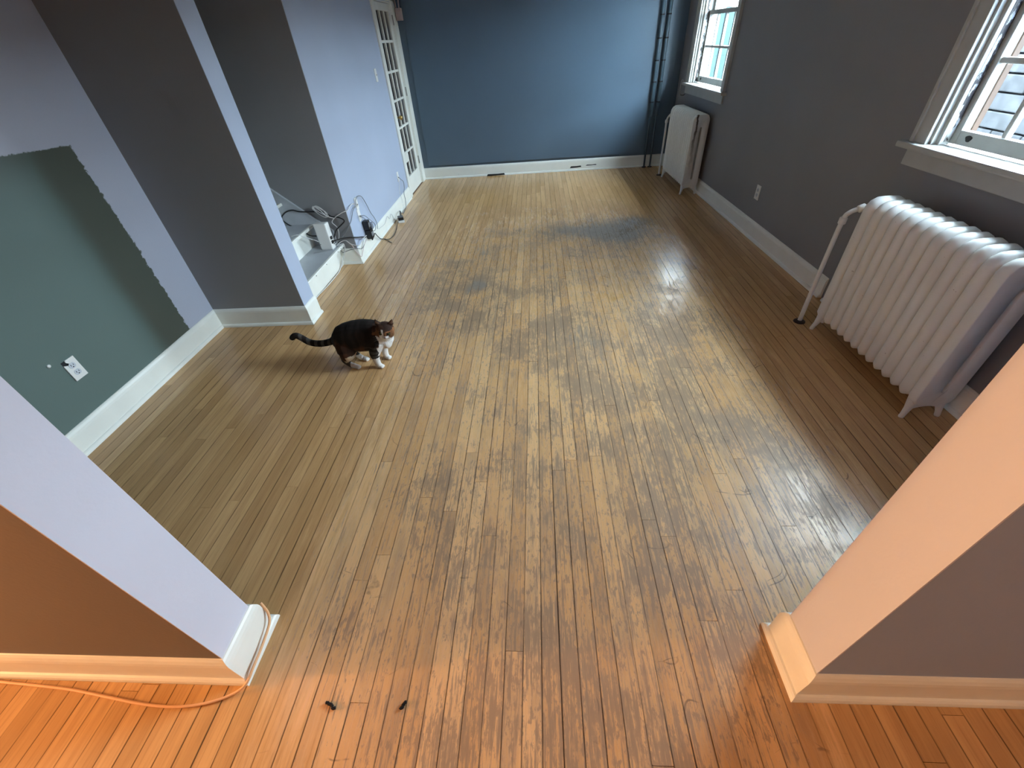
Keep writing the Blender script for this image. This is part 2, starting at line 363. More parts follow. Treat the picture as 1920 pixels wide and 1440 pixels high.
# ------------------------------------------------------------------ floor: every strip a plank
FLOOR = empty('floor', (0, 0, 0), 0, kind='structure')
MB().box(-3.6, 2.2, -0.62, 6.7, -0.08, -0.016).build('subfloor', M_SUB, FLOOR)
M_NEARFLOOR = mat('plain_oak_floor', srgb(176, 134, 88), 0.4, var=0.1, vscale=4)
MB().box(-6.5, 3.3, -3.3, -0.62, -0.08, 0.0).build('near_floor', M_NEARFLOOR, FLOOR)
MB().box(-6.5, -2.35, -0.62, 0.41, -0.08, 0.0).box(1.96, 3.3, -0.62, 0.41, -0.08, 0.0).build('floor_margin', M_NEARFLOOR, FLOOR)
def gb(x, y, cx, cy, rx, ry): return math.exp(-(((x - cx) / rx) ** 2 + ((y - cy) / ry) ** 2))
def sst(a, b, t):
    t = max(0.0, min(1.0, (t - a) / (b - a))); return t * t * (3 - 2 * t)
WEAR = [(0.25, 2.2, .5, .45, .5), (0.4, 1.8, .4, .45, .3), (0.15, .7, .55, .7, .25), (-.2, .42, .35, .25, .3), (.8, 1.6, .5, .6, .3), (.95, 1.0, .4, .4, .25),
        (-.3, 1.3, .5, .7, .2), (.1, 3.0, .9, .5, .25), (-.75, 3.2, .45, .6, .35), (.9, 2.5, .3, .4, .35), (.1, .25, .4, .2, .2), (-.9, 2.9, .4, .5, .2), (.7, 4.0, .5, .45, .4), (.1, 4.2, .5, .35, .4), (-.5, 2.4, .5, .4, .25), (.5, .5, .3, .5, .2)]
SOIL = [(.72, 4.0, .34, .26, .75), (.20, 4.15, .42, .16, .5), (1.0, 4.35, .26, .22, .6), (.45, 4.45, .3, .25, .35), (-.5, 3.04, .11, .10, .95), (-.52, 3.72, .13, .16, .55), (-.95, 3.2, .25, .35, .3),
        (.22, 2.3, .3, .28, .45), (.1, 2.75, .18, .12, .35), (-1.15, 1.3, .12, .14, .28), (.38, 1.9, .16, .3, .3), (.93, 2.55, .12, .2, .3), (-.22, .42, .1, .1, .4), (.1, .4, .1, .14, .4), (.2, .78, .1, .3, .25), (1.1, 1.9, .3, .5, .2), (-.72, 5.5, .25, .2, .35), (-.1, 5.2, .5, .3, .2), (-1.25, 6.0, .15, .2, .3)]
AMBER = [(.53, 2.78, .24, .16, .9), (1.2, 5.1, .45, .6, .5), (-.72, 5.4, .35, .35, .4), (.55, 1.9, .10, .25, .5), (1.45, 2.5, .35, 1.2, .25), (-.15, 1.9, .3, .3, .35), (-.9, .2, .6, .25, .3)]
def wear_shade_map(x, y):
    n = mnoise.noise(Vector((x * 1.7, y * 1.1, 3.3))) * 0.22
    lane = sst(-1.25, -.6, x + n) * (1 - sst(1.0, 1.5, x + n)) * (1 - sst(3.4, 6.0, y))
    wv = lane * 0.40 + 0.10 * (1 - sst(5.0, 6.3, y)) * (1 - sst(1.2, 1.6, x)) + sum(s * gb(x, y, a, b, c, d) for a, b, c, d, s in WEAR)
    sv = sum(s * gb(x, y, a, b, c, d) for a, b, c, d, s in SOIL)
    av = sum(s * gb(x, y, a, b, c, d) for a, b, c, d, s in AMBER)
    k = max(0.0, min(1.0, av)); wv *= 1 - 0.6 * k
    wv *= 1 - 0.75 * sst(.55, .85, x) * (1 - sst(.38, .62, y))  # wear cut back here to paint in the shade by the right column
    return (max(0, min(1, wv)), max(0, min(1, sv)), k)
PW, PX0 = 0.0574, -0.022
JOINTS = [(-.22, .88), (-.11, .48), (.41, .95), (.53, .58), (.30, .22), (-.74, 1.26), (-.34, 1.31), (.06, 1.2), (.23, 1.28), (-.46, 2.11), (-.06, 2.02), (.34, 1.62), (.57, 1.65), (-.85, 1.87), (-.51, 1.06), (-1.14, 1.12), (.64, .68), (-.79, 3.38)]
planks = []
for k in range(int((-2.36 - PX0) / PW) - 1, int((1.97 - PX0) / PW) + 1):
    x0 = PX0 + k * PW; x1 = x0 + PW; xc = (x0 + x1) / 2
    y_lo, y_hi = -0.6, 6.53
    if xc < -1.80: y_hi = 2.575
    if xc > 1.70: y_hi = min(6.53, 1.57 + (RW0 + 0.02 - x0) / RWS)
    spans = [(y_lo, y_hi)]
    if -1.80 <= xc < -1.66: spans = [(y_lo, 2.575), (2.71, 3.62)]
    elif -1.66 <= xc < -1.625: spans = [(y_lo, 3.62)]
    for (a, b) in spans:
        js = sorted(j[1] for j in JOINTS if x0 <= j[0] < x1 and a < j[1] < b); cuts = [a]
        for j in js: cuts.append(j)
        y = js[-1] if js else a - random.random() * 1.3
        while True:
            L = random.uniform(1.3, 2.7) if y < 1.8 else random.uniform(0.55, 1.7)
            y += L
            if y > b - 0.25: break
            if y > a + 0.25 and all(abs(y - c) > 0.3 for c in cuts): cuts.append(y)
        cuts = sorted(set(cuts)) + [b]
        gap = random.choice((0.0006, 0.0008, 0.001, 0.0014, 0.002))
        for c0, c1 in zip(cuts[:-1], cuts[1:]):
            planks.append((x0 + gap / 2, x1 - gap / 2, c0 + 0.0006, c1 - 0.0006))
def plank_geo(x0, x1, y0, y1, rnd):
    n = max(1, math.ceil((y1 - y0) / 0.16)); dz = rnd.uniform(-0.0006, 0.0); tl = rnd.uniform(-0.0005, 0.0005); tone = rnd.random()
    if rnd.random() < 0.12: tone = 0.02
    vs = []; fs = []; uv = []; cl = []
    for i in range(n + 1):
        y = y0 + (y1 - y0) * i / n
        for j, x in enumerate((x0, x1)):
            vs.append((x, y, dz + (tl if j else -tl))); uv.append((j, i / n)); cl.append(wear_shade_map(x, y) + (tone,))
    for i in range(n): fs.append((2 * i, 2 * i + 1, 2 * i + 3, 2 * i + 2))
    o = len(vs)
    for (x, y) in ((x0, y0), (x1, y0), (x1, y1), (x0, y1)):
        vs.append((x, y, -0.016)); uv.append((0.0 if x == x0 else 1.0, 0)); cl.append((0.1, 0.3, 0, tone))
    t = 2 * n
    fs.append((o, o + 1, 1, 0)); fs.append((o + 2, o + 3, t, t + 1))
    fs.append(tuple([o + 3, o] + [2 * i for i in range(n + 1)])); fs.append(tuple([o + 1, o + 2] + [2 * i + 1 for i in range(n, -1, -1)]))
    return vs, fs, uv, cl
def plank_mesh(name, items, rnd):
    V = []; F = []; U = []; Cc = []
    for it in items:
        v, f, u_, c_ = plank_geo(*it, rnd); o = len(V); V += v; F += [tuple(i + o for i in q) for q in f]; U += u_; Cc += c_
    me = bpy.data.meshes.new(name); me.from_pydata(V, [], F)
    ul = me.uv_layers.new(name='UVMap'); li = np.empty(len(me.loops), dtype=np.int32); me.loops.foreach_get('vertex_index', li)
    ul.data.foreach_set('uv', np.array(U, dtype=np.float32)[li].ravel())
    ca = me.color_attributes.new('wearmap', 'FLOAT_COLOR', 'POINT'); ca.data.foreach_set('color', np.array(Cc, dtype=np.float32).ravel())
    me.materials.append(M_FLOOR); return me
def vis_area(it):
    x, y = (it[0] + it[1]) / 2, (max(it[2], 0.1) + it[3]) / 2
    if it[3] < 0.12: return 0
    if y < 0.5 and abs(x) > 1.75: return 0
    d = math.sqrt(x * x + y * y + 2.25); return (it[3] - max(it[2], 0.1)) * 1.5 / d ** 3
planks.sort(key=vis_area, reverse=True)
prnd = random.Random(11)
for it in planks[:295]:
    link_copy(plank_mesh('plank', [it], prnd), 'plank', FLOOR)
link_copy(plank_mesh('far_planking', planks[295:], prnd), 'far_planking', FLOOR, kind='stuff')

# ------------------------------------------------------------------ baseboards
BB = [(0, 0), (0.016, 0), (0.016, 0.108), (0.014, 0.120), (0.009, 0.131), (0.004, 0.137), (0, 0.138)]
SHOE = [(0.016, 0), (0.030, 0), (0.0295, 0.008), (0.027, 0.015), (0.022, 0.020), (0.016, 0.022)]
def sweep(path, prof, hs=1.0):
    """profile (distance from the wall, height) swept along a 2-D path; the room is on the left of the path"""
    P = [Vector(p) for p in path]; rings = []
    for i, p in enumerate(P):
        ns = []
        if i > 0: t = (p - P[i - 1]).normalized(); ns.append(Vector((-t.y, t.x)))
        if i < len(P) - 1: t = (P[i + 1] - p).normalized(); ns.append(Vector((-t.y, t.x)))
        nn = sum(ns, Vector((0, 0))).normalized(); nn /= max(0.3, nn.dot(ns[0]))
        rings.append([(p.x + nn.x * d, p.y + nn.y * d, z * hs) for d, z in prof])
    return MB().loft(rings, smooth=False)
def baseboard(name, path, m=M_WHITE, hs=1.0, shoe=True):
    o = sweep(path, BB, hs).build(name, m, None, kind='structure')
    if shoe: sweep(path, SHOE).build('shoe_molding', m, o)
    return o
baseboard('baseboard_left', [(-2.345, 2.565), (-2.345, 0.545)])
baseboard('baseboard_stair_near', [(-1.662, 2.72), (-1.662, 2.565), (-2.345, 2.565)])
baseboard('baseboard_left_back', [(-1.63, 5.59), (-1.63, 3.612), (-1.782, 3.612)], hs=1.0)
baseboard('baseboard_far', [(1.768, 6.52), (-1.63, 6.52)], M_CHIP, 1.05)
baseboard('baseboard_near_left', [(-0.99, 0.545), (-0.962, 0.545), (-0.962, 0.397), (-6.45, 0.397)], hs=1.05)
baseboard('baseboard_near_right', [(3.15, 0.397), (0.712, 0.397), (0.712, 0.545), (0.74, 0.545)], hs=1.05)
baseboard('baseboard_right', [(rwx(0.56), 0.56), (rwx(2.62), 2.62)])
baseboard('baseboard_right_back', [(rwx(2.66), 2.66), (rwx(6.51), 6.51)])
# chips in the far baseboard: bare dark wood and a missing bit of shoe
for x0, x1, z0, z1, nm in ((-0.72, -0.46, -0.001, 0.027, 'dark_gap'), (0.46, 0.62, 0.035, 0.062, 'paint_chip'), (0.68, 0.83, 0.055, 0.07, 'paint_chip')):
    mb = MB(); y = 6.52 - (0.0315 if nm == 'dark_gap' else 0.0168)
    poly = [(x0, z0), ((x0 + x1) / 2, z0 + 0.002), (x1, z0 + (z1 - z0) * .3), (x1 - .01, z1), (x0 + (x1 - x0) * .6, z1 - .004), (x0 + .015, z1 - 0.003)]
    mb.prism(poly, 'y', y, y + 0.004)
    mb.build(nm, M_DARK, bpy.data.objects['baseboard_far'])

# ------------------------------------------------------------------ windows
def win(n, yc):
    W = empty('window_%d' % n, WR.matrix_basis @ Vector((0, 0, 0)), RANG, kind='structure')
    W.location = Vector((RW0, 1.57, 0)) + Matrix.Rotation(RANG, 3, 'Z') @ Vector((0, yc, 0))
    co = HW + 0.088
    for s in (-1, 1):
        a, b = sorted((s * HW, s * co)); MB().box(-0.020, 0.0, a, b, 0.966, HEAD + 0.09, 0.003).build('casing', M_SASH, W)
        a, b = sorted((s * (co - 0.016), s * (co + 0.004))); MB().box(-0.029, 0.0, a, b, 0.966, HEAD + 0.094, 0.003).build('back_band', M_SASH, W)
        a, b = sorted((s * (HW - 0.012), s * HW)); MB().box(0.0, 0.16, a, b, SILL, HEAD).build('jamb', M_SASH, W)
        a, b = sorted((s * (HW - 0.032), s * (HW - 0.012))); MB().box(0.022, 0.062, a, b, 0.966, HEAD, 0.004).build('window_stop', M_SASH, W)
        a, b = sorted((s * (HW - 0.030), s * (HW - 0.012))); MB().box(0.062, 0.070, a, b, 0.966, HEAD).build('sash_channel', M_PEEL, W)
        a, b = sorted((s * (HW - 0.0335), s * (HW - 0.031))); MB().box(0.040, 0.0635, a, b, 0.98, HEAD).build('peeling_edge', M_PEEL, W)
    MB().box(-0.020, 0.0, -co, co, HEAD, HEAD + 0.09, 0.003).build('head_casing', M_SASH, W)
    MB().box(0.0, 0.16, -HW, HW, HEAD - 0.012, HEAD).build('head_jamb', M_SASH, W)
    MB().box(-0.058, 0.064, -(co + 0.045), co + 0.045, 0.938, 0.966, 0.008).build('stool', M_SASH, W)
    MB().box(-0.020, 0.0, -co, co, 0.862, 0.938, 0.004).build('apron', M_SASH, W)
    MB().box(0.064, 0.24, -HW, HW, 0.93, 0.955).build('outer_sill', M_SASH, W)
    tan = M_TAN if n == 2 else M_SASH
    for s in (-1, 1):
        a, b = sorted((s * (HW - 0.02), s * (HW + 0.04))); MB().box(0.155, 0.18, a, b, 0.955, HEAD).build('brick_mould', tan, W)
    hw = HW - 0.014
    def sash(x0, x1, z0, z1, bot, top, rows):
        st = 0.046; S = MB()
        S.box(x0, x1, -hw, -hw + st, z0, z1, .003).box(x0, x1, hw - st, hw, z0, z1, .003)
        S.box(x0, x1, -hw + st, hw - st, z0, z0 + bot, .003).box(x0, x1, -hw + st, hw - st, z1 - top, z1, .003)
        so = S.build('sash', M_SASH, W)
        gy0, gy1, gz0, gz1 = -hw + st, hw - st, z0 + bot, z1 - top; mw = 0.022
        pw = (gy1 - gy0 - 3 * mw) / 4; ph = (gz1 - gz0 - (rows - 1) * mw) / rows; xm = (x0 + x1) / 2
        vm = MB().box(x0 + .004, x1 - .004, -mw / 2, mw / 2, gz0, gz1, .005).mesh('muntin', M_SASH)
        for i in range(1, 4): link_copy(vm, 'muntin', so, (0, gy0 + i * pw + (i - .5) * mw, 0))
        hm = MB().box(x0 + .005, x1 - .005, gy0, gy1, -mw / 2, mw / 2, .005).mesh('muntin', M_SASH)
        for j in range(1, rows): link_copy(hm, 'muntin', so, (0, 0, gz0 + j * ph + (j - .5) * mw))
        pm = MB().box(xm - .0015, xm + .0015, 0, pw, 0, ph).mesh('pane', M_GLASS)
        for i in range(4):
            for j in range(rows): link_copy(pm, 'pane', so, (0, gy0 + i * (pw + mw), gz0 + j * (ph + mw)))
        return so
    lo = sash(0.072, 0.107, 0.972, 1.59, 0.058, 0.036, 2)
    sash(0.112, 0.147, 1.555, HEAD - 0.012, 0.036, 0.05, 2)
    # worn-through lift hole in the bottom rail
    yy = hw - 0.105
    poly = [(yy + .017 * math.cos(t) * (1 + .2 * math.sin(3 * t)), 1.004 + .013 * math.sin(t)) for t in [i * math.pi / 7 for i in range(14)]]
    MB().prism(poly, 'x', 0.0705, 0.074).build('lift_hole', M_DARK, lo)
    return W
M_TAN = mat('tan_brick_mould', srgb(60, 38, 20), 0.7, var=0.08, vscale=20)
W1 = win(1, WINS[1]); W2 = win(2, WINS[2])

# ------------------------------------------------------------------ outside the windows
struct('ground', MB().box(2.3, 30, -20, 40, -0.4, -0.3), mat('wet_asphalt', srgb(48, 48, 48), 0.9, var=0.1, vscale=2))
BWALL = empty('block_wall', (4.3, 3.0, -0.3), 0, label='stone block wall outside the near right window', category='wall')
M_STONE = mat('dark_slate_stone', srgb(57, 58, 60), 1.0, spec=0.0, bump=0.5, bscale=14, var=0.3, vscale=7)  # pale stone, colour darkened to offset the overbright sky light on it
MB().box(0.03, 0.30, -2.0, 3.6, 0, 2.0).build('backing', mat('dark_mortar', srgb(30, 31, 36), 1.0, spec=0.0), BWALL)
MB().box(-0.03, 0.33, -2.05, 3.65, 2.0, 2.08, 0.01).build('coping', M_STONE, BWALL)
brnd = random.Random(3); bms = []
for q in range(5):
    L = 0.26 + 0.05 * q; bms.append((L, MB().box(-0.03 - 0.006 * (q % 3), 0.05, 0.006, L - 0.006, 0.006, 0.132, 0.008).mesh('stone_block', M_STONE)))
for r_ in range(14):
    yy = -0.6 - brnd.random() * 0.3
    while yy < 3.3:
        L, me = brnd.choice(bms); link_copy(me, 'stone_block', BWALL, (0, yy, 0.01 + r_ * 0.14)); yy += L
FENCE = empty('board_fence', (3.35, 9.0, -0.3), 0, label='tall pale aqua vertical board fence outside the far window', category='fence')
M_FENCE = mat('dark_teal_fence_stain', srgb(31, 40, 41), 1.0, var=0.10, vscale=6, spec=0.0)  # pale boards, colour darkened to hold down the sky light they catch
fbm = MB().box(-0.012, 0.012, 0, 0.235, 0.05, 1.95, 0.006).mesh('fence_board', M_FENCE)
for i in range(22): link_copy(fbm, 'fence_board', FENCE, (0.014 * (i % 2), -1.6 + i * 0.25, brnd.uniform(-.02, .02)))
for zz in (0.4, 1.55): MB().box(0.014, 0.05, -1.65, 3.85, zz, zz + 0.09).build('rail', M_FENCE, FENCE)
for i in range(3): MB().box(0.05, 0.14, -1.6 + i * 2.65, -1.51 + i * 2.65, 0, 1.98).build('post', M_FENCE, FENCE)

NH = empty('neighbour_house', (9.5, 4.0, -0.3), 0, kind='structure')  # house out of view, added to block low sky and darken upper walls
MB().box(0, 6, -16, 22, 0, 2.4).build('house_wall', mat('grey_render', srgb(110, 112, 116), 0.9, var=0.1, vscale=1.5), NH)
MB().prism([(-0.4, 2.35), (3.0, 3.3), (6.4, 2.35), (6.4, 2.45), (3.0, 3.42), (-0.4, 2.45)], 'y', -16.3, 22.3).build('roof', mat('dark_shingle', srgb(70, 68, 70), 0.9), NH)

# ------------------------------------------------------------------ french door
D = empty('door_1', (-1.63, 0, 0), 0, kind='structure')
MB().box(0.0, 0.018, 5.59, 5.685, 0, 1.985, .003).build('casing', M_WHITE, D)
MB().box(0.0, 0.018, 6.365, 6.515, 0, 1.985, .003).build('casing', M_WHITE, D)
MB().box(0.0, 0.018, 5.57, 6.518, 1.905, 1.99, .003).build('head_casing', M_WHITE, D)
MB().box(-0.12, 0.0, 5.685, 5.697, 0, 1.9).box(-0.12, 0.0, 6.353, 6.365, 0, 1.9).box(-0.12, 0.0, 5.685, 6.365, 1.888, 1.9).build('jamb', M_WHITE, D)
y0, y1, gy0, gy1 = 5.70, 6.35, 5.778, 6.252; z0, z1 = 0.008, 1.884
L = MB().box(-0.045, -0.008, y0, gy0, z0, z1, .002).box(-0.045, -0.008, gy1, y1, z0, z1, .002)
L.box(-0.045, -0.008, gy0, gy1, z0, 0.212, .002).box(-0.045, -0.008, gy0, gy1, 1.818, z1, .002)
leaf = L.build('door_leaf', M_WHITE, D)
mw = 0.024; pw = (gy1 - gy0 - 2 * mw) / 3; ph = (1.818 - 0.212 - 5 * mw) / 6
vm = MB().box(-0.040, -0.010, -mw / 2, mw / 2, 0.212, 1.818, .005).mesh('muntin', M_WHITE)
for i in (1, 2): link_copy(vm, 'muntin', leaf, (0, gy0 + i * pw + (i - .5) * mw, 0))
hm = MB().box(-0.039, -0.011, gy0, gy1, -mw / 2, mw / 2, .005).mesh('muntin', M_WHITE)
for j in range(1, 6): link_copy(hm, 'muntin', leaf, (0, 0, 0.212 + j * ph + (j - .5) * mw))
pm = MB().box(-0.027, -0.023, 0, pw, 0, ph).mesh('pane', M_DOORGLASS)
for i in range(3):
    for j in range(6): link_copy(pm, 'pane', leaf, (0, gy0 + i * (pw + mw), 0.212 + j * (ph + mw)))
MB().box(-0.021, -0.006, gy0 - .004, gy0 + pw + .004, 0.372, 0.212 + ph + .01, .003).build('cover_panel', M_WHITE, leaf)
kn = MB(); kn.tube([(-0.008, 5.738, .86), (0.002, 5.738, .86)], [.026, .022], 16); kn.tube([(0.0, 5.738, .86), (0.03, 5.738, .86)], .008, 10)
kn.ball((0.045, 5.738, .86), (.020, .025, .025)); kn.build('knob', M_BRASS, leaf)
for zz in (0.25, 1.02, 1.70):
    h = MB().tube([(0.006, 6.359, zz), (0.006, 6.359, zz + .09)], .006, 8); h.build('hinge', M_STEEL, D)
MB().box(-0.12, 0.004, 5.69, 6.36, -0.012, 0.004, .002).build('threshold', mat('worn_oak_threshold', srgb(110, 84, 58), .5), D)

# ------------------------------------------------------------------ stairs
ST = empty('trim_2', (0, 0, 0), 0, kind='structure')
YA, YB = 2.722, 3.610; RISE, RUN = 0.185, 0.208
for i in range(7):
    rx = -1.785 - i * RUN; nx = rx + 0.05; z = RISE * (i + 1)
    MB().box(rx - 0.02, rx, YA, YB, RISE * i - 0.012 if i else 0.0, z - 0.026).build('riser', M_WHITE, ST)
    poly = [(nx - .012, z - .026), (nx - .004, z - .022), (nx, z - .013), (nx - .004, z - .003), (nx - .012, z), (rx - RUN - .005, z), (rx - RUN - .005, z - .026)]
    MB().prism(poly, 'y', YA, YB).build('tread', M_TREAD, ST)
    MB().prism([(nx + .0012, z - .02), (nx + .0012, z - .006), (nx - .003, z + .0012), (nx - .02, z + .0012), (nx - .02, z - .001), (nx - .006, z - .006), (nx - .006, z - .02)], 'y', YA, YB).build('nosing_strip', M_WHITE, ST)
sl = RISE / RUN
def skirt(x): return 0.185 + 0.06 + (-1.735 - x) * sl
MB().prism([(-1.79, 0.0), (-1.79, skirt(-1.79)), (-3.4, skirt(-3.4)), (-3.4, skirt(-3.4) - 0.5), (-2.0, 0.0)], 'y', 3.597, 3.6115).build('skirt_board', M_TREAD, ST)
MB().prism([(-1.79, skirt(-1.79)), (-1.79, skirt(-1.79) + .014), (-3.4, skirt(-3.4) + .014), (-3.4, skirt(-3.4))], 'y', 3.592, 3.6115).build('skirt_cap', M_TREAD, ST)
nail = MB()
for yy in (2.98, 3.19, 3.45, 3.52): nail.tube([(-1.7338, yy, .172), (-1.7318, yy, .172)], .004, 8)
nail.build('nail_head', M_DARK, ST)

# ------------------------------------------------------------------ radiators
def rrect(x0, x1, z0, z1, r, n):
    """n points on a rounded rectangle, starting mid-front, r = (front-bottom, back-bottom, back-top, front-top)"""
    pts = []
    for (cx, cz, a0), rr in zip(((x0, z0, 180), (x1, z0, 270), (x1, z1, 0), (x0, z1, 90)), r):
        ox = cx + (rr if cx == x0 else -rr); oz = cz + (rr if cz == z0 else -rr)
        for k in range(9):
            a = math.radians(a0 + 90 * k / 8); pts.append((ox + rr * math.cos(a), oz + rr * math.sin(a)))
    P = [Vector(p) for p in pts]; P.append(P[0]); d = [0]
    for a, b in zip(P[:-1], P[1:]): d.append(d[-1] + (b - a).length)
    out = []; j = 0
    for k in range(n):
        t = d[-1] * k / n
        while d[j + 1] < t: j += 1
        f = (t - d[j]) / max(1e-9, d[j + 1] - d[j]); out.append(P[j].lerp(P[j + 1], f))
    return out
PITCH_S, DEP, TOP, BOT = 0.0625, 0.178, 0.775, 0.082
def section_mesh(m, name, flat_end=0):
    N = 56; w2 = PITCH_S / 2; rings_o = []; rings_i = []; lv = []
    for k in range(11):
        t = -math.cos(math.pi * k / 10); y = w2 * t * 0.97
        e = 1 - math.sqrt(max(0, 1 - min(1, abs(t)) ** 1.9)); ins = 0.030 * e
        if flat_end and t * flat_end > 0: ins = 0.008 * e
        lv.append((y, ins))
    mbs = MB(); vs = []; fs = []
    def ring(y, pts): return [(p.x, y, p.y) for p in pts]
    for y, ins in lv:
        r1 = 0.05 - ins * 0.6
        vs += ring(y, rrect(ins, DEP - ins, BOT + ins, TOP - ins, (0.03, 0.03, r1, r1 + 0.012), N))
    no = len(vs)
    for y, ins in lv:
        g = 0.009 + ins * 0.35; xc = 0.098
        vs += ring(y, rrect(xc - g, xc + g, 0.158 - ins * .4, 0.660 + ins * .4, (g * .95,) * 4, N))
    for i in range(10):
        for k in range(N):
            a, b, c, d = i * N + k, i * N + (k + 1) % N, (i + 1) * N + (k + 1) % N, (i + 1) * N + k
            fs.append((a, b, c, d)); fs.append((no + d, no + c, no + b, no + a))
    for i in (0, 10):
        for k in range(N):
            a, b = i * N + k, i * N + (k + 1) % N
            fs.append((a, b, no + b, no + a))
    mbs._add(vs, fs, True); return mbs.mesh(name, m)
def leg_mb(sx, sy):
    """cabriole foot; sx -1 front, 1 back; sy -1 near, 1 far (flares outward)"""
    x = 0.030 if sx < 0 else DEP - 0.030; rings = []
    for z, ox, oy, rx, ry in ((0.16, 0, 0, .029, .024), (0.11, 0, 0, .030, .023), (0.08, .003, .003, .025, .019), (0.05, .011, .008, .016, .014), (0.02, .019, .013, .012, .012), (0.006, .022, .014, .012, .012), (0.0, .022, .014, .010, .010)):
        rings.append([(x + sx * ox + rx * math.cos(a), sy * oy + ry * math.sin(a), z) for a in [i * math.pi / 5 for i in range(10)]])
    return MB().loft(rings)
RSEC = {False: section_mesh(M_RAD, 'section'), True: None}
def radiator(loc, n, label, rust, pipe_pts, pr):
    R_ = empty('radiator', loc, RANG, label=label, category='radiator', group='cast iron radiators under the windows')
    for i in range(n):
        me = RSEC[False]
        if i == 0: me = section_mesh(M_RADR if rust else M_RAD, 'section', -1)
        if i == n - 1: me = section_mesh(M_RAD, 'section', 1)
        link_copy(me, 'section', R_, (0, (i + .5) * PITCH_S, 0))
    for sx in (-1, 1):
        for i, sy in ((0, -1), (n - 1, 1)):
            o = leg_mb(sx, sy).build('leg', M_RAD, R_); o.location = (0, (i + .5) * PITCH_S, 0)
    # arched apron joining the two feet of each end section
    for i in (0, n - 1):
        a = [(0.03 + (DEP - .06) * k / 8, 0.070 - 0.012 * (abs(k - 4) / 4) ** 2) for k in range(9)] + [(DEP - .03, .12), (.03, .12)]
        o = MB().prism(a, 'y', -0.019, 0.019).build('foot_arch', M_RAD, R_); o.location = (0, (i + .5) * PITCH_S, 0)
    p = MB().tube(cr(pipe_pts, 6), pr, 12); p.build('supply_pipe', M_RAD, R_)
    v0 = Vector(pipe_pts[0]); e = MB().tube([(v0.x, v0.y, 0), (v0.x, v0.y, .006), (v0.x, v0.y, .012)], [.034, .032, .02], 16); e.build('floor_flange', mat('rusty_flange', srgb(50, 36, 28), .7), R_)
    for q in (3, 5):
        a, b = Vector(pipe_pts[q - 1]), Vector(pipe_pts[q]); t = (b - a).normalized(); c = b
        MB().tube([c - t * .018, c - t * .014, c + t * .014, c + t * .018], [pr * 1.15, pr * 1.55, pr * 1.55, pr * 1.15], 10).build('union_nut', M_RAD, R_)
    return R_
N1 = 13
radiator((1.683, 1.482, 0), N1, 'white ribbed cast iron radiator below the near right window', False,
         [(-0.02, 0.885, 0.0), (-0.022, 0.885, 0.2), (-0.024, 0.884, 0.45), (-0.022, 0.882, 0.63), (-0.01, 0.872, 0.675), (0.03, 0.855, 0.70), (0.06, 0.82, 0.725), (0.07, 0.79, 0.73)], .0125)
radiator((1.612, 5.118, 0), 13, 'white cast iron radiator with rust streak in far corner below window', True,
         [(0.0, 0.90, 0.0), (0.0, 0.90, 0.2), (0.0, 0.90, 0.45), (0.0, 0.899, 0.60), (0.012, 0.89, 0.648), (0.03, 0.87, 0.665), (0.05, 0.83, 0.668), (0.06, 0.79, 0.668)], .0125)

# ------------------------------------------------------------------ far corner pipes, box, hook
def riser_pipe(x, label):
    r = empty('riser_pipe', (x, 6.468, 0), 0, label=label, category='pipe', group='heating pipes in the far corner')
    MB().tube([(0, 0, 0.0), (0, 0, 0.62)], .0125, 12).build('bare_pipe', M_PIPE, r)
    MB().tube([(0, 0, 0.6), (0, 0, 0.605), (0, 0, CEIL - 0.01)], [.014, .021, .021], 14).build('pipe_sleeve', M_PIPE, r)
    for k in range(7):
        z = 0.75 + k * 0.21
        MB().tube([(0, 0, z), (0, 0, z + .012)], .0235, 14).build('pipe_clip', M_DARK, r)
    MB().tube([(0, 0, 0), (0, 0, .008)], .028, 14).build('floor_flange', M_DARK, r)
riser_pipe(1.478, 'left slim heating pipe painted slate blue in the far corner')
riser_pipe(1.556, 'right slim heating pipe painted slate blue in the far corner')
jb = empty('junction_box', (-1.57, 6.475, 1.80), 0, label='dusty pink junction box with wires high beside the french door', category='box')
MB().box(-.035, .035, -.03, .042, -.06, .05, .004).build('box_body', M_PINK, jb)
MB().tube(cr([(-.02, 0, .05), (-.025, 0.0, .15), (-.015, 0.01, .35), (-.02, .015, .5)]), .006, 8).tube(cr([(.012, 0, .05), (.018, 0.0, .16), (.01, 0.01, .3), (.015, .02, .5)]), .008, 8).build('wire', M_PINK, jb)
hk = MB(); hk.tube(cr([(1.765, 6.20, .985), (1.745, 6.205, .99), (1.735, 6.205, .965), (1.737, 6.205, .90), (1.745, 6.205, .845), (1.775, 6.2, .835), (1.797, 6.2, .845)]), .006, 8)
hk.build('curtain_hook', M_STEEL, None, label='bent metal hook at the left end of the far window sill', category='hook')

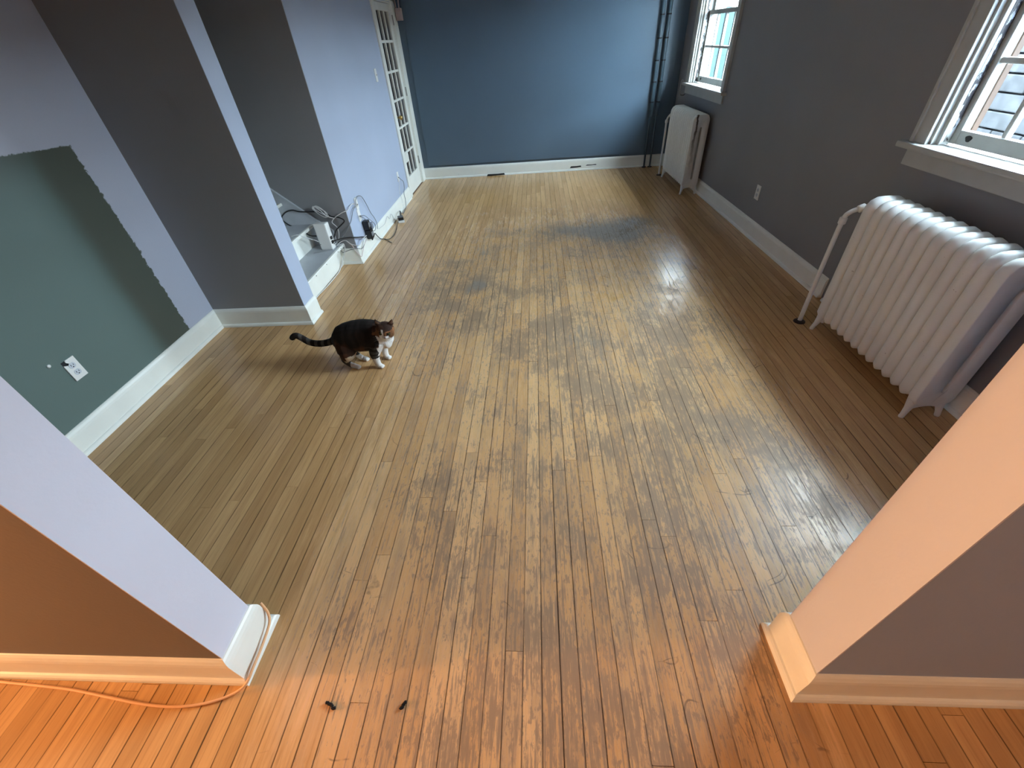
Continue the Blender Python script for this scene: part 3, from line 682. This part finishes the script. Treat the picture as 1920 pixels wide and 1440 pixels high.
# ------------------------------------------------------------------ outlets, switch, plates
def outlet(loc, rz, label, broken=False, group=None):
    """local frame: plate lies in y-z, faces +x"""
    O = empty('wall_outlet', loc, rz, label=label, category='outlet')
    if group: O['group'] = group
    w_, h_ = 0.034, 0.0555
    if broken: poly = [(-w_, -h_), (w_, -h_), (w_, h_), (-w_ * .35, h_), (-w_ * .42, h_ * .80), (-w_ * .02, h_ * .52), (-w_ * .2, h_ * .42), (-w_ * .85, h_ * .62), (-w_, h_ * .66)]
    else: poly = [(-w_, -h_), (w_, -h_), (w_, h_), (-w_, h_)]
    if broken:
        MB().box(-0.001, 0.0008, -w_ + .002, w_ - .002, -h_ + .004, h_ - .002).build('wall_box', M_DARK, O)
    MB().prism(poly, 'x', 0.001, 0.006).build('cover_plate', M_PLASTIC, O)
    for s in (-1, 1):
        zc = s * 0.0195; rc = MB()
        pl = [(0.0165 * math.cos(t), zc + max(-.0135, min(.0135, 0.0165 * math.sin(t)))) for t in [i * math.pi / 10 for i in range(20)]]
        rc.prism(pl, 'x', 0.0055, 0.0078); ro = rc.build('receptacle', mat('outlet_face', srgb(196, 202, 210), .35), O)
        sl_ = MB().box(.0076, .0082, -.0080, -.0052, zc - .002, zc + .007).box(.0076, .0082, .0052, .0080, zc - .002, zc + .006).tube([(.0076, 0, zc - .008), (.0082, 0, zc - .008)], .003, 8)
        sl_.build('slot', M_DARK, ro)
    return O
outlet((-2.345, 1.577, 0.363), 0, 'white duplex outlet with broken corner on the green painted wall', broken=True)
outlet((rwx(3.87), 3.87, 0.352), math.pi + RANG, 'white wall outlet on the grey wall between the radiators')
outlet((-1.63, 3.95, 0.215), 0, 'white wall outlet behind the black plug adapters by the stairs')
MB().tube([(-2.346, 1.497, .437), (-2.341, 1.497, .437), (-2.3385, 1.497, .437)], [.008, .0085, .005], 12).build('wall_anchor', M_PLASTIC, None, label='small round white wall plug left of the broken outlet', category='plug')
SWT = empty('light_switch', (-1.63, 5.272, 1.293), 0, label='white light switch plate left of the french door', category='switch')
MB().box(0, .006, -.033, .033, -.055, .055, .002).build('cover_plate', M_PLASTIC, SWT)
MB().prism([(.006, -.01), (.018, .004), (.016, .01), (.006, .006)], 'y', -.004, .004).build('toggle', M_PLASTIC, SWT)
def jack(y, z, label, h_=.05, w_=.03):
    J = empty('cable_plate', (-1.63, y, z), 0, label=label, category='plate')
    MB().box(0, .006, -w_, w_, -h_, h_, .002).build('cover_plate', M_PLASTIC, J)
    MB().tube([(.006, 0, -.01), (.016, 0, -.01)], .006, 8).build('socket', M_STEEL, J)
jack(3.87, 0.445, 'white cable plate on blue lit wall, upper of two by stairs')
jack(3.86, 0.345, 'white cable plate on blue lit wall, lower of two by stairs')
jack(5.26, 0.335, 'white wall plate with grey cord beside the french door')

# ------------------------------------------------------------------ router and the tangle of cables
RT = empty('router', (-1.83, 3.505, 0.185), math.radians(-6), label='white upright router box standing on the first stair', category='router')
MB().box(-.055, .055, -.032, .032, 0.004, .222, .010).build('casing', M_PLASTIC, RT)
MB().box(-.05, .05, -.028, .028, 0, .006).build('foot', M_CABLEW, RT)
MB().box(.0552, .063, -.018, .006, .05, .075).box(.0552, .063, -.018, .006, .085, .11).build('cable_plug', M_BLACK, RT)
MB().box(-.0475, -.0425, -.0335, -.0318, .045, .052).build('status_light', M_BLACK, RT)
def cable(name, pts, r, m, label, cat='cable', sub=8, group=None, **kw):
    o = MB().tube(cr(pts, sub), r, 8).build(name, m, None, label=label, category=cat)
    if group: o['group'] = group
    return o
YW = 3.585
cable('power_cable', [(-1.90, 3.50, .30), (-1.96, 3.50, .31), (-2.05, YW - .03, .345), (-2.15, YW, .375), (-2.195, YW, .43), (-2.15, YW, .478), (-2.08, YW, .497), (-2.01, YW, .481), (-1.90, YW, .475), (-1.81, YW, .467), (-1.753, YW, .428), (-1.694, YW, .417), (-1.65, YW - .01, .392), (-1.69, YW - .02, .357), (-1.74, YW - .03, .321), (-1.765, 3.53, .27)], .0055, M_BLACK,
      'thick black cable looped on the stairs behind the white router')
cable('power_cable', [(-1.772, 3.495, .25), (-1.74, 3.52, .252), (-1.69, 3.56, .25), (-1.63, 3.595, .24), (-1.606, 3.64, .222), (-1.602, 3.72, .195), (-1.60, 3.80, .165)], .0055, M_BLACK,
      'straight black cable from white router to the plug adapters')
coil = []
for i in range(34):
    t = i / 33 * 2 * math.pi * 3.5; coil.append((-1.835 + .045 * math.cos(t) + .010 * math.sin(t * .37) - .018 * math.sin(t), 3.572 + .010 * math.sin(t * 1.3), .475 + .042 * math.sin(t) - .02 * math.cos(t)))
coil += [(-1.80, 3.55, .46), (-1.77, 3.56, .435), (-1.73, 3.57, .418)]
cable('coiled_cable', coil, .0035, M_CABLEW, 'bundled coil of white cable above the router', sub=3)
cable('network_cable', [(-1.772, 3.50, .225), (-1.73, 3.55, .24), (-1.69, 3.58, .275), (-1.648, 3.592, .32), (-1.618, 3.64, .372), (-1.612, 3.70, .42), (-1.612, 3.76, .440), (-1.612, 3.81, .445), (-1.612, 3.84, .48), (-1.61, 3.89, .498), (-1.60, 3.948, .484), (-1.612, 4.02, .437), (-1.612, 4.065, .365), (-1.612, 4.105, .289), (-1.608, 4.15, .23), (-1.604, 4.17, .17), (-1.598, 4.14, .12)], .0032, M_CABLEG,
      'thin grey cable arching high over the blue lit wall')
cable('network_cable', [(-1.775, 3.52, .21), (-1.745, 3.57, .25), (-1.73, 3.575, .33), (-1.76, 3.572, .385), (-1.725, 3.58, .42), (-1.66, 3.59, .452), (-1.615, 3.63, .462), (-1.608, 3.68, .479), (-1.608, 3.756, .476), (-1.608, 3.788, .451), (-1.608, 3.805, .432), (-1.612, 3.87, .436)], .0035, M_CABLEW,
      'white cable looping round the corner up to the wall plate')
cable('network_cable', [(-1.614, 3.87, .335), (-1.602, 3.82, .352), (-1.598, 3.891, .30), (-1.598, 3.976, .238), (-1.596, 4.0, .20)], .003, M_CABLEG,
      'short grey cable from lower wall plate, the inner of two loops')
cable('network_cable', [(-1.612, 3.862, .34), (-1.594, 3.90, .325), (-1.588, 3.972, .268), (-1.586, 4.058, .2), (-1.586, 4.068, .162), (-1.586, 4.025, .146), (-1.583, 3.985, .157)], .003, M_CABLEG,
      'short grey cable from lower wall plate, the outer of two loops')
cable('network_cable', [(-1.775, 3.535, .195), (-1.74, 3.58, .212), (-1.70, 3.59, .216), (-1.66, 3.592, .18), (-1.605, 3.60, .165), (-1.597, 3.64, .165), (-1.59, 3.70, .185), (-1.588, 3.80, .18)], .0035, M_CABLEW,
      'white cable sagging across the corner baseboard beside the stairs')
cable('phone_cord', [(-1.69, 3.59, .205), (-1.655, 3.592, .165), (-1.642, 3.591, .12), (-1.603, 3.588, .067), (-1.597, 3.63, .09), (-1.596, 3.70, .125), (-1.59, 3.79, .16)], .003, mat('pinkish_cord', srgb(206, 186, 184), .5),
      'pinkish cord crossing the corner baseboard down to the floor', 'cord')
cable('phone_cord', [(-1.775, 3.55, .19), (-1.762, 3.575, .13), (-1.752, 3.585, .113), (-1.69, 3.592, .13), (-1.62, 3.591, .142), (-1.597, 3.64, .12), (-1.596, 3.72, .132), (-1.592, 3.78, .15)], .0028, M_CABLEG,
      'thin grey cord low on the corner baseboard beside the stairs', 'cord')
cable('phone_cord', [(-1.79, 3.545, .188), (-1.752, 3.585, .186), (-1.727, 3.588, .165), (-1.745, 3.57, .10), (-1.775, 3.52, .03), (-1.772, 3.44, .006), (-1.765, 3.325, .006), (-1.767, 3.17, .006), (-1.774, 3.05, .006), (-1.779, 2.96, .006), (-1.77, 2.85, .006)], .0042, M_CABLEW,
      'white cord running down the first stair riser to the floor', 'cord')
cable('network_cable', [(-1.885, 3.475, .26), (-1.90, 3.42, .30), (-1.93, 3.36, .345), (-1.955, 3.32, .378), (-2.0, 3.30, .376)], .003, M_CABLEW, 'thin white cable in front of the router up to second stair')
# plug adapters in the outlet: each a thing
def adapter(name, loc, sx, sy, sz, label, m=M_BLACK, rz=0):
    A = empty(name, loc, rz, label=label, category='adapter')
    MB().box(0, sx, -sy, sy, -sz, sz, .005).build('casing', m, A)
    MB().tube([(sx * .6, 0, -sz), (sx * .6, 0, -sz - .012), (sx * .6, 0, -sz - .022)], [.006, .005, .003], 8).build('strain_relief', m, A)
    MB().box(sx, sx + .0012, -sy * .6, sy * .6, -sz * .5, sz * .5).build('rating_label', M_CABLEG, A)
adapter('plug_adapter', (-1.6215, 3.895, .245), .048, .030, .040, 'black plug adapter at the upper left of the wall outlet')
adapter('plug_adapter', (-1.6215, 3.905, .158), .052, .036, .040, 'large black plug adapter at the bottom of the wall outlet')
adapter('plug_adapter', (-1.6215, 3.985, .205), .040, .022, .030, 'grey plug adapter on the right of the wall outlet', mat('grey_plastic', srgb(120, 124, 140), .4))
cable('power_cable', [(-1.585, 3.905, .10), (-1.583, 3.96, .118), (-1.58, 3.99, .13), (-1.585, 4.042, .089), (-1.59, 4.12, .03), (-1.57, 4.17, .006), (-1.538, 4.153, .006), (-1.50, 4.10, .006), (-1.463, 4.054, .006)], .0042, M_BLACK,
      'black cord end trailing from the adapters onto the floor')
cable('power_cable', [(-1.538, 4.153, .0055), (-1.505, 4.19, .005), (-1.497, 4.315, .005), (-1.528, 4.505, .005), (-1.552, 4.63, .006), (-1.548, 4.70, .014)], .0032, M_BLACK,
      'thin black cord on floor leading to the small floor adapter')
FA = empty('floor_adapter', (-1.525, 4.70, 0), math.radians(20), label='black power brick with white base on floor by the baseboard', category='adapter')
MB().box(-.032, .032, -.055, .055, .0, .022, .004).build('base', M_PLASTIC, FA)
MB().box(-.030, .030, -.030, .055, .020, .052, .004).build('casing', M_BLACK, FA)
cable('power_cable', [(-1.54, 4.745, .035), (-1.56, 4.83, .05), (-1.585, 4.90, .055), (-1.592, 4.96, .03), (-1.575, 4.90, .02), (-1.55, 4.80, .02), (-1.535, 4.755, .022)], .0045, M_BLACK, 'small black cord loop on the floor adapter by the wall')
cable('phone_cord', [(-1.622, 5.25, .335), (-1.60, 5.27, .30), (-1.596, 5.33, .262), (-1.596, 5.32, .20), (-1.596, 5.255, .15), (-1.594, 5.25, .08), (-1.588, 5.19, .012), (-1.58, 5.08, .005), (-1.57, 4.97, .006)], .0038, M_CABLEG,
      'grey cord hanging from the wall plate beside the french door', 'cord')
cable('phone_cord', [(-1.622, 5.24, .315), (-1.61, 5.205, .281), (-1.608, 5.14, .209), (-1.606, 5.15, .123), (-1.60, 5.13, .064), (-1.594, 5.08, .008), (-1.585, 5.0, .005)], .0028, M_CABLEW,
      'white cord hanging straight down by the wall plate near french door', 'cord')
cable('phone_cord', [(-1.609, 4.20, .10), (-1.608, 4.40, .085), (-1.608, 4.52, .12), (-1.608, 4.58, .075), (-1.606, 4.66, .10), (-1.598, 4.72, .02), (-1.56, 4.78, .006)], .0026, M_CABLEW,
      'thin white cord draped along the left baseboard', 'cord')
rm = empty('remote_control', (-2.235, 3.545, RISE * 3), math.radians(-65), label='small black gadget lying on the third stair by the wall', category='gadget')
MB().box(-.022, .022, -.05, .05, 0, .022, .006).build('casing', M_BLACK, rm)
MB().box(-.012, .012, -.03, .03, .0215, .0235).build('button', M_DARK, rm)
cable('orange_cord', [(-1.95, .372, .006), (-1.775, .358, .006), (-1.658, .352, .006), (-1.512, .343, .006), (-1.385, .329, .006), (-1.234, .312, .006), (-1.124, .309, .006), (-1.039, .320, .006), (-.972, .343, .006), (-.934, .368, .018), (-.927, .41, .030), (-.9275, .47, .033), (-.929, .53, .045), (-.936, .556, .07), (-.95, .57, .11)], .0042, M_ORANGE,
      'tan cord curving over floor and round the left column base', 'cord')

# ------------------------------------------------------------------ lint on the floor
def lint(x, y, rz, l, label):
    mb = MB(); rr = random.Random(int(abs(x) * 1000)); pts = [(l * (k / 6 - .5), rr.uniform(-.003, .003), .0045) for k in range(7)]
    mb.tube(cr(pts, 3), [.0028 + .0022 * abs(math.sin(i * 1.7)) for i in range(19)], 7)
    o = mb.build('lint_scrap', M_LINT, None, label=label, category='scrap'); o.location = (x, y, 0); o.rotation_euler = (0, 0, rz)
lint(-.652, .325, -.45, .036, 'black scrap of lint on the floor near left column')
lint(-.432, .330, 1.0, .024, 'smaller black scrap of lint on the floor, the right one')

# ------------------------------------------------------------------ cat
def make_cat():
    mb = MB()
    def ell(c, ry, rz, tx=(1, 0, 0), n=20):
        t = Vector(tx).normalized(); s = Vector((0, 0, 1)).cross(t).normalized(); u = t.cross(s); c = Vector(c)
        return [c + s * ry * math.cos(2 * math.pi * k / n) + u * rz * math.sin(2 * math.pi * k / n) for k in range(n)]
    Y = 2.055
    body = [(-1.246, Y, .172, .018, .022), (-1.232, Y, .176, .045, .050), (-1.205, Y, .186, .068, .074), (-1.165, Y, .193, .082, .086), (-1.11, Y, .198, .090, .095), (-1.05, Y, .201, .092, .099),
            (-.99, Y - .005, .203, .085, .096), (-.945, Y - .012, .202, .076, .088), (-.91, Y - .018, .200, .063, .070), (-.884, Y - .022, .198, .046, .048), (-.868, Y - .024, .197, .024, .026)]
    mb.loft([ell((x, y, z), ry, rz) for x, y, z, ry, rz in body])
    # neck and head
    f = Vector((.18, -.95, -.22)).normalized(); r = Vector((0, 0, 1)).cross(f).normalized() * 1.0; r = -r if r.x < 0 else r; r = (r + Vector((0, 0, -.14))).normalized(); u = f.cross(r).normalized(); u = -u if u.z < 0 else u
    H = Vector((-.881, 1.992, .274))
    mb.tube([(-.930, 2.04, .205), (-.905, 2.02, .238), H], [.062, .056, .045], 16)
    mb.ball(H, (.052, .050, .046), 20, 14, (r, f, u))
    mb.ball(H - u * .012 + r * .020 + f * .016, (.030, .032, .028), 14, 10, (r, f, u)); mb.ball(H - u * .012 - r * .020 + f * .016, (.030, .032, .028), 14, 10, (r, f, u))
    mb.ball(H - u * .016 + f * .040, (.020, .018, .014), 12, 8, (r, f, u)); mb.ball(H - u * .004 + f * .040, (.009, .017, .010), 10, 8, (r, f, u))
    for s in (-1, 1):
        b_ = H + r * s * .031 + u * .034 - f * .004; tip = H + r * s * .046 + u * .076 - f * .004
        q = [b_ + r * .021 * math.cos(t) + f * .010 * math.sin(t) for t in [k * math.pi / 5 for k in range(10)]]
        q2 = [b_.lerp(tip, .5) + r * .013 * math.cos(t) + f * .007 * math.sin(t) for t in [k * math.pi / 5 for k in range(10)]]
        q3 = [tip + r * .003 * math.cos(t) + f * .003 * math.sin(t) for t in [k * math.pi / 5 for k in range(10)]]
        mb.loft([q, q2, q3])
    # chest bib
    mb.ball((-.905, 2.026, .186), (.033, .050, .056), 14, 10)
    # legs
    def leg(pts, rs): mb.tube(cr(pts, 4), list(np.interp(np.linspace(0, len(pts) - 1, (len(pts) - 1) * 4 + 1), range(len(pts)), rs)), 12)
    def paw(c, l=.024, d=(0.9, -.35)):
        a = Vector((d[0], d[1], 0)).normalized(); b_ = Vector((-a.y, a.x, 0)); c = Vector(c)
        mb.ball(c, (l, .017, .013), 12, 8, (a, b_, Vector((0, 0, 1))))
        for k in (-1.2, -.4, .4, 1.2): mb.ball(c + a * (l * .72 - .003 * abs(k)) + b_ * k * .0085 - Vector((0, 0, .003)), (.009, .0062, .0095), 8, 6, (a, b_, Vector((0, 0, 1))))
    leg([(-.950, 2.005, .185), (-.982, 1.990, .125), (-.990, 1.992, .07), (-.992, 2.004, .022)], [.046, .034, .022, .018]); paw((-.980, 2.002, .013))
    leg([(-.935, 2.085, .18), (-.955, 2.098, .12), (-.968, 2.098, .07), (-.972, 2.098, .022)], [.042, .030, .021, .018]); paw((-.960, 2.092, .013))
    leg([(-1.178, 2.030, .172), (-1.152, 1.992, .125), (-1.172, 1.994, .085), (-1.190, 2.008, .050), (-1.165, 2.008, .022), (-1.14, 2.004, .016)], [.052, .056, .032, .019, .016, .016]); paw((-1.128, 2.000, .013), .026)
    leg([(-1.165, 2.095, .17), (-1.130, 2.108, .12), (-1.148, 2.106, .085), (-1.165, 2.10, .05), (-1.135, 2.092, .022), (-1.118, 2.086, .016)], [.040, .048, .028, .018, .016, .016]); paw((-1.100, 2.080, .013), .026)
    # tail
    tp = cr([(-1.215, 2.055, .190), (-1.262, 2.055, .164), (-1.335, 2.055, .152), (-1.395, 2.055, .164), (-1.432, 2.055, .196), (-1.460, 2.055, .214), (-1.485, 2.055, .204), (-1.497, 2.055, .186)], 5)
    mb.tube(tp, list(np.interp(np.linspace(0, 1, len(tp)), [0, .15, .8, .95, 1], [.030, .021, .018, .016, .007])), 14)
    tmp = bpy.data.objects.new('tmp_cat', mb.mesh('tmp_cat', M_WALL)); COL.objects.link(tmp)
    rmm = tmp.modifiers.new('r', 'REMESH'); rmm.mode = 'VOXEL'; rmm.voxel_size = .0038
    sm = tmp.modifiers.new('s', 'SMOOTH'); sm.factor = .5; sm.iterations = 3
    dg = bpy.context.evaluated_depsgraph_get(); me = bpy.data.meshes.new_from_object(tmp.evaluated_get(dg)); bpy.data.objects.remove(tmp)
    me.name = 'cat_body'
    n = len(me.vertices); co = np.empty(n * 3, dtype=np.float32); me.vertices.foreach_get('co', co); co = co.reshape(-1, 3)
    co[:, 2] -= co[:, 2].min(); me.vertices.foreach_set('co', co.ravel())
    me.polygons.foreach_set('use_smooth', [True] * len(me.polygons))
    L = lambda *c: np.array(srgb(*c)[:3])
    BLK, BRN, ORG, WHT, GRY = L(34, 28, 26), L(74, 48, 34), L(160, 108, 70), L(232, 228, 224), L(84, 80, 76)
    cols = np.zeros((n, 4), dtype=np.float32); cols[:, 3] = 1
    Hn, rn, fn, un = (np.array(q) for q in (H, r, f, u))
    def ss(a, b, t): t = max(0., min(1., (t - a) / (b - a))); return t * t * (3 - 2 * t)
    for i in range(n):
        p = co[i].astype(float); x, y, z = p
        n1 = mnoise.noise(Vector((x * 34, y * 34, z * 22))); n2 = mnoise.noise(Vector((x * 14 + 5, y * 14, z * 14))); wob = .014 * n1
        k = ss(-.1, .35, n2 * .8 + (.20 - z) * 4.0 - .1)                 # browner on the flank
        c = BLK * (1 - k) + BRN * k
        c = c * (0.8 + .5 * ss(-.3, .4, math.sin(x * 120 + n2 * 4)))      # faint tabby bars
        if x < -1.24: # tail rings
            c = BLK * .8 if math.sin(x * 150) > 0.1 or x < -1.44 else GRY * .8
        elif x > -.955 or z > .235 and x > -.96:
            d = p - Hn; a, b_, cc = d @ rn, d @ fn, d @ un
            if np.linalg.norm(d) < .092 and cc > -.036 and (b_ > -.06):
                if b_ > .012 and cc < -.004 and -.030 < a < .022 + max(0., -cc - .012): c = WHT                   # muzzle
                elif b_ > .0 and abs(a + .012) < .006 + max(0, -cc + .010) * .30 and cc < .030: c = WHT          # blaze
                elif b_ > -.02 and cc < -.026 and a > -.034: c = WHT                                            # chin and cheeks
                elif b_ > .0 and abs(abs(a) - .0205) < .011 and abs(cc - .006) < .010: c = BLK * 1.2                # eye rims
                elif b_ > -.005 and cc < .022 and a > .006: c = ORG * (0.85 + .6 * n1)
                elif b_ > -.005 and cc < .018: c = ORG * .55
                elif cc > .048 and b_ > -.001: c = ORG * .35 + GRY * .7                                            # ear lining
                else: c = BLK * .9 + BRN * (.35 + .6 * ss(-.2, .4, n1))
            elif x > -.935 + wob - (0.02 if z < .15 else 0) and y < 2.12 and z < .25: c = WHT
        # under-belly, legs
        if z < .118 + wob and -1.15 < x < -1.0 and z > .06: c = L(206, 190, 168)
        if x > -1.03 and z < .17:
            if z < .092 + wob * .5: c = WHT
            elif y < 2.02 and x < -.955 + wob:
                c = GRY * .62 if math.sin(z * 190 + n2 * 2) > -.2 else BLK
            elif x > -.965: c = WHT
        if x < -1.06 and z < .085:
            c = GRY * .7 if n1 > -.1 else BLK * 1.3
            if x > -1.162 and z < .040: c = WHT
            elif z > .062 and x > -1.17: c = L(200, 188, 176)
        cols[i, :3] = c
    ca = me.color_attributes.new('fur', 'FLOAT_COLOR', 'POINT'); ca.data.foreach_set('color', cols.ravel())
    m, g, b = base('calico_tabby_fur'); at = g.n.new('ShaderNodeAttribute'); at.attribute_name = 'fur'
    p = g.pos(); nz = g.noise(g.vscale(p, (260, 260, 160)), 1.0, 3)
    g.l.new(g.mix(g.rng(nz, .3, .7, 0, .25), at.outputs['Color'], (.02, .017, .015, 1)), b.inputs['Base Color']); b.inputs['Roughness'].default_value = .85
    b.inputs['Specular IOR Level'].default_value = .2
    g.l.new(g.bump(nz, .5, .004), b.inputs['Normal'])
    me.materials.clear(); me.materials.append(m)
    K = empty('cat', (-1.05, 2.05, 0), 0, label='calico tabby cat with white chest and paws standing on the wood floor', category='cat')
    body_o = bpy.data.objects.new('body', me); COL.objects.link(body_o); body_o.parent = K; body_o.location = (1.05, -2.05, 0)
    off = Vector((1.05, -2.05, 0)); ME = mat('cat_eye', srgb(70, 72, 30), .1); MP = mat('cat_pupil', srgb(8, 8, 8), .1)
    for s in (-1, 1):
        e = H + r * s * .0205 + u * .006 + f * .0425
        eo = MB().ball(e + off, (.0085, .005, .0075), 12, 8, (r, f, u)).build('eye', ME, body_o); eo.location = -off
        po = MB().ball(e + off + f * .0042, (.0042, .0014, .0062), 10, 6, (r, f, u)).build('pupil', MP, eo); po.location = (0, 0, 0)
    no = MB().ball(H - u * .008 + f * .0585 + off, (.006, .004, .0045), 10, 6, (r, f, u)).build('nose', mat('cat_nose', srgb(110, 70, 66), .4), body_o); no.location = -off
    wk = MB()
    for s in (-1, 1):
        for k in range(4):
            a = H - u * (.014 + .003 * k) + f * .05 + r * s * .012; wk.tube([a + off, a + off + r * s * .03 + u * (.006 - .005 * k), a + off + r * s * .055 + u * (.004 - .009 * k)], [.0004, .0003, .0001], 4)
    wo = wk.build('whisker', M_PLASTIC, body_o); wo.location = -off
make_cat()
